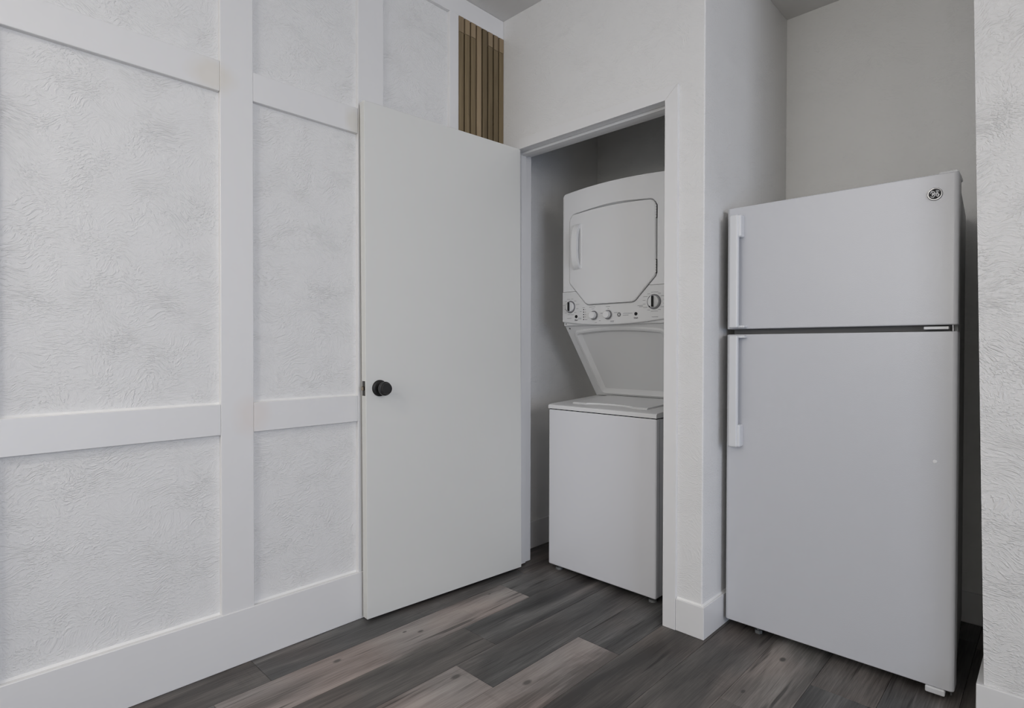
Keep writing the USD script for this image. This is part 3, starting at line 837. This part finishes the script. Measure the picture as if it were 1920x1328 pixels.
fz = obj('freezer_door', fdoor(FZM1, FZT), M_fridge, rf, smooth=30)
fd = obj('fridge_door', fdoor(FZ0, FZM0), M_fridge, rf, smooth=30)
obj('freezer_gasket', box(0.012, FW - 0.014, DTK, DTK + 0.012, FZM1 + 0.006, FZT - 0.008), M_gasket, rf)
obj('fridge_gasket', box(0.012, FW - 0.014, DTK, DTK + 0.012, FZ0 + 0.01, FZM0 - 0.006), M_gasket, rf)
cb = sg.Polygon([(0.010, DTK + 0.012), (FW - 0.006, DTK + 0.012), (FW - 0.036, 0.665), (0.016, 0.665)])
cm = trimesh.creation.extrude_polygon(cb, 1.600 - 0.040, engine='earcut').apply_translation((0, 0, 0.040))
obj('case', cm, M_fcase, rf, label='plain grey-white side and back of the refrigerator')
obj('divider', box(0.02, FW - 0.02, 0.030, DTK + 0.02, FZM0 - 0.012, FZM1 + 0.012), M_gasket, rf)


def pull(z0, z1, mount_low):
    """tall flat pull standing off the door edge; the mount end meets the door"""
    bar = rbox(0.0255, 0.0580, -0.042, -0.022, z0, z1, 0.006)
    web = rbox(0.0215, 0.034, -0.036, 0.004, z0, z1, 0.004)
    n = 0.085
    mt = (z0, z0 + n) if mount_low else (z1 - n, z1)
    et = (z1 - 0.010, z1) if mount_low else (z0, z0 + 0.010)
    blk = rbox(0.0280, 0.0670, -0.036, 0.003, mt[0] + 0.001, mt[1], 0.006)
    tab = rbox(0.0280, 0.080, -0.030, 0.003, et[0], et[1], 0.004)
    return bar + web + blk + tab


obj('freezer_handle', pull(1.159, 1.584, False), M_handle, fz, smooth=35)
obj('fridge_handle', pull(0.710, 1.131, True), M_handle, fd, smooth=35)
obj('hinge_cover', rbox(FW - 0.052, FW - 0.003, 0.014, 0.15, FZT - 0.004, FZT + 0.009, 0.005), M_handle, rf, smooth=35)
obj('middle_hinge', cbox(FW - 0.085, FW - 0.022, 0.006, 0.05, FZM0 + 0.0065, FZM0 + 0.0155, 0.0015), M_handle, rf)
obj('hinge_pin', join([m3.Manifold.cylinder(0.019, 0.0035, 0.0035, 14).translate((FW - 0.012, 0.012, FZM0 + 0.0005))]), M_chrome, rf, smooth=35)
obj('bottom_hinge', rbox(FW - 0.072, FW - 0.022, -0.004, 0.05, 0.015, 0.0345, 0.004), M_handle, rf, smooth=35)
obj('hinge_pin', join([m3.Manifold.cylinder(0.014, 0.0025, 0.0025, 12).translate((FW - 0.008, 0.008, 0.024))]), M_chrome, rf, smooth=35)
for x in (0.112, FW - 0.048):
    for y in (0.045, 0.60):
        obj('foot', [join([m3.Manifold.cylinder(0.012, 0.014, 0.014, 6).translate((x, y, 0.0)), m3.Manifold.cylinder(0.032, 0.006, 0.006, 12).translate((x, y, 0.010))])], M_foot, rf)
obj('kick_grille', cbox(0.03, FW - 0.03, 0.10, 0.12, 0.012, 0.040, 0.002), M_dark, rf)
# round emblem
ex, ez, er = 0.6472, 1.5580, 0.0195
em = obj('badge', to_axis(lathe([(0, -0.001), (er, -0.001), (er, 0.003), (er * 0.95, 0.0046), (er * 0.80, 0.0048), (er * 0.72, 0.0030), (0, 0.0028)], 56), '-y', (ex, 0, ez)), M_chrome, fz, smooth=40, label='round chrome emblem with a dark face')
obj('badge_face', to_axis(lathe([(0, 0.0028), (er * 0.73, 0.0028), (er * 0.73, 0.0033), (0, 0.0034)], 48), '-y', (ex, 0, ez)), M_black, fz, smooth=40)
obj('badge_script', [tm(m).copy().apply_translation((ex, -0.0040, ez)) for m in monogram(er * 0.98)], M_script, fz, smooth=40)
obj('plug', to_axis(lathe([(0, -0.001), (0.006, -0.001), (0.0055, 0.0012), (0, 0.002)], 24), '-y', (0.6535, 0, 0.734)), M_plastic, fd, smooth=40)
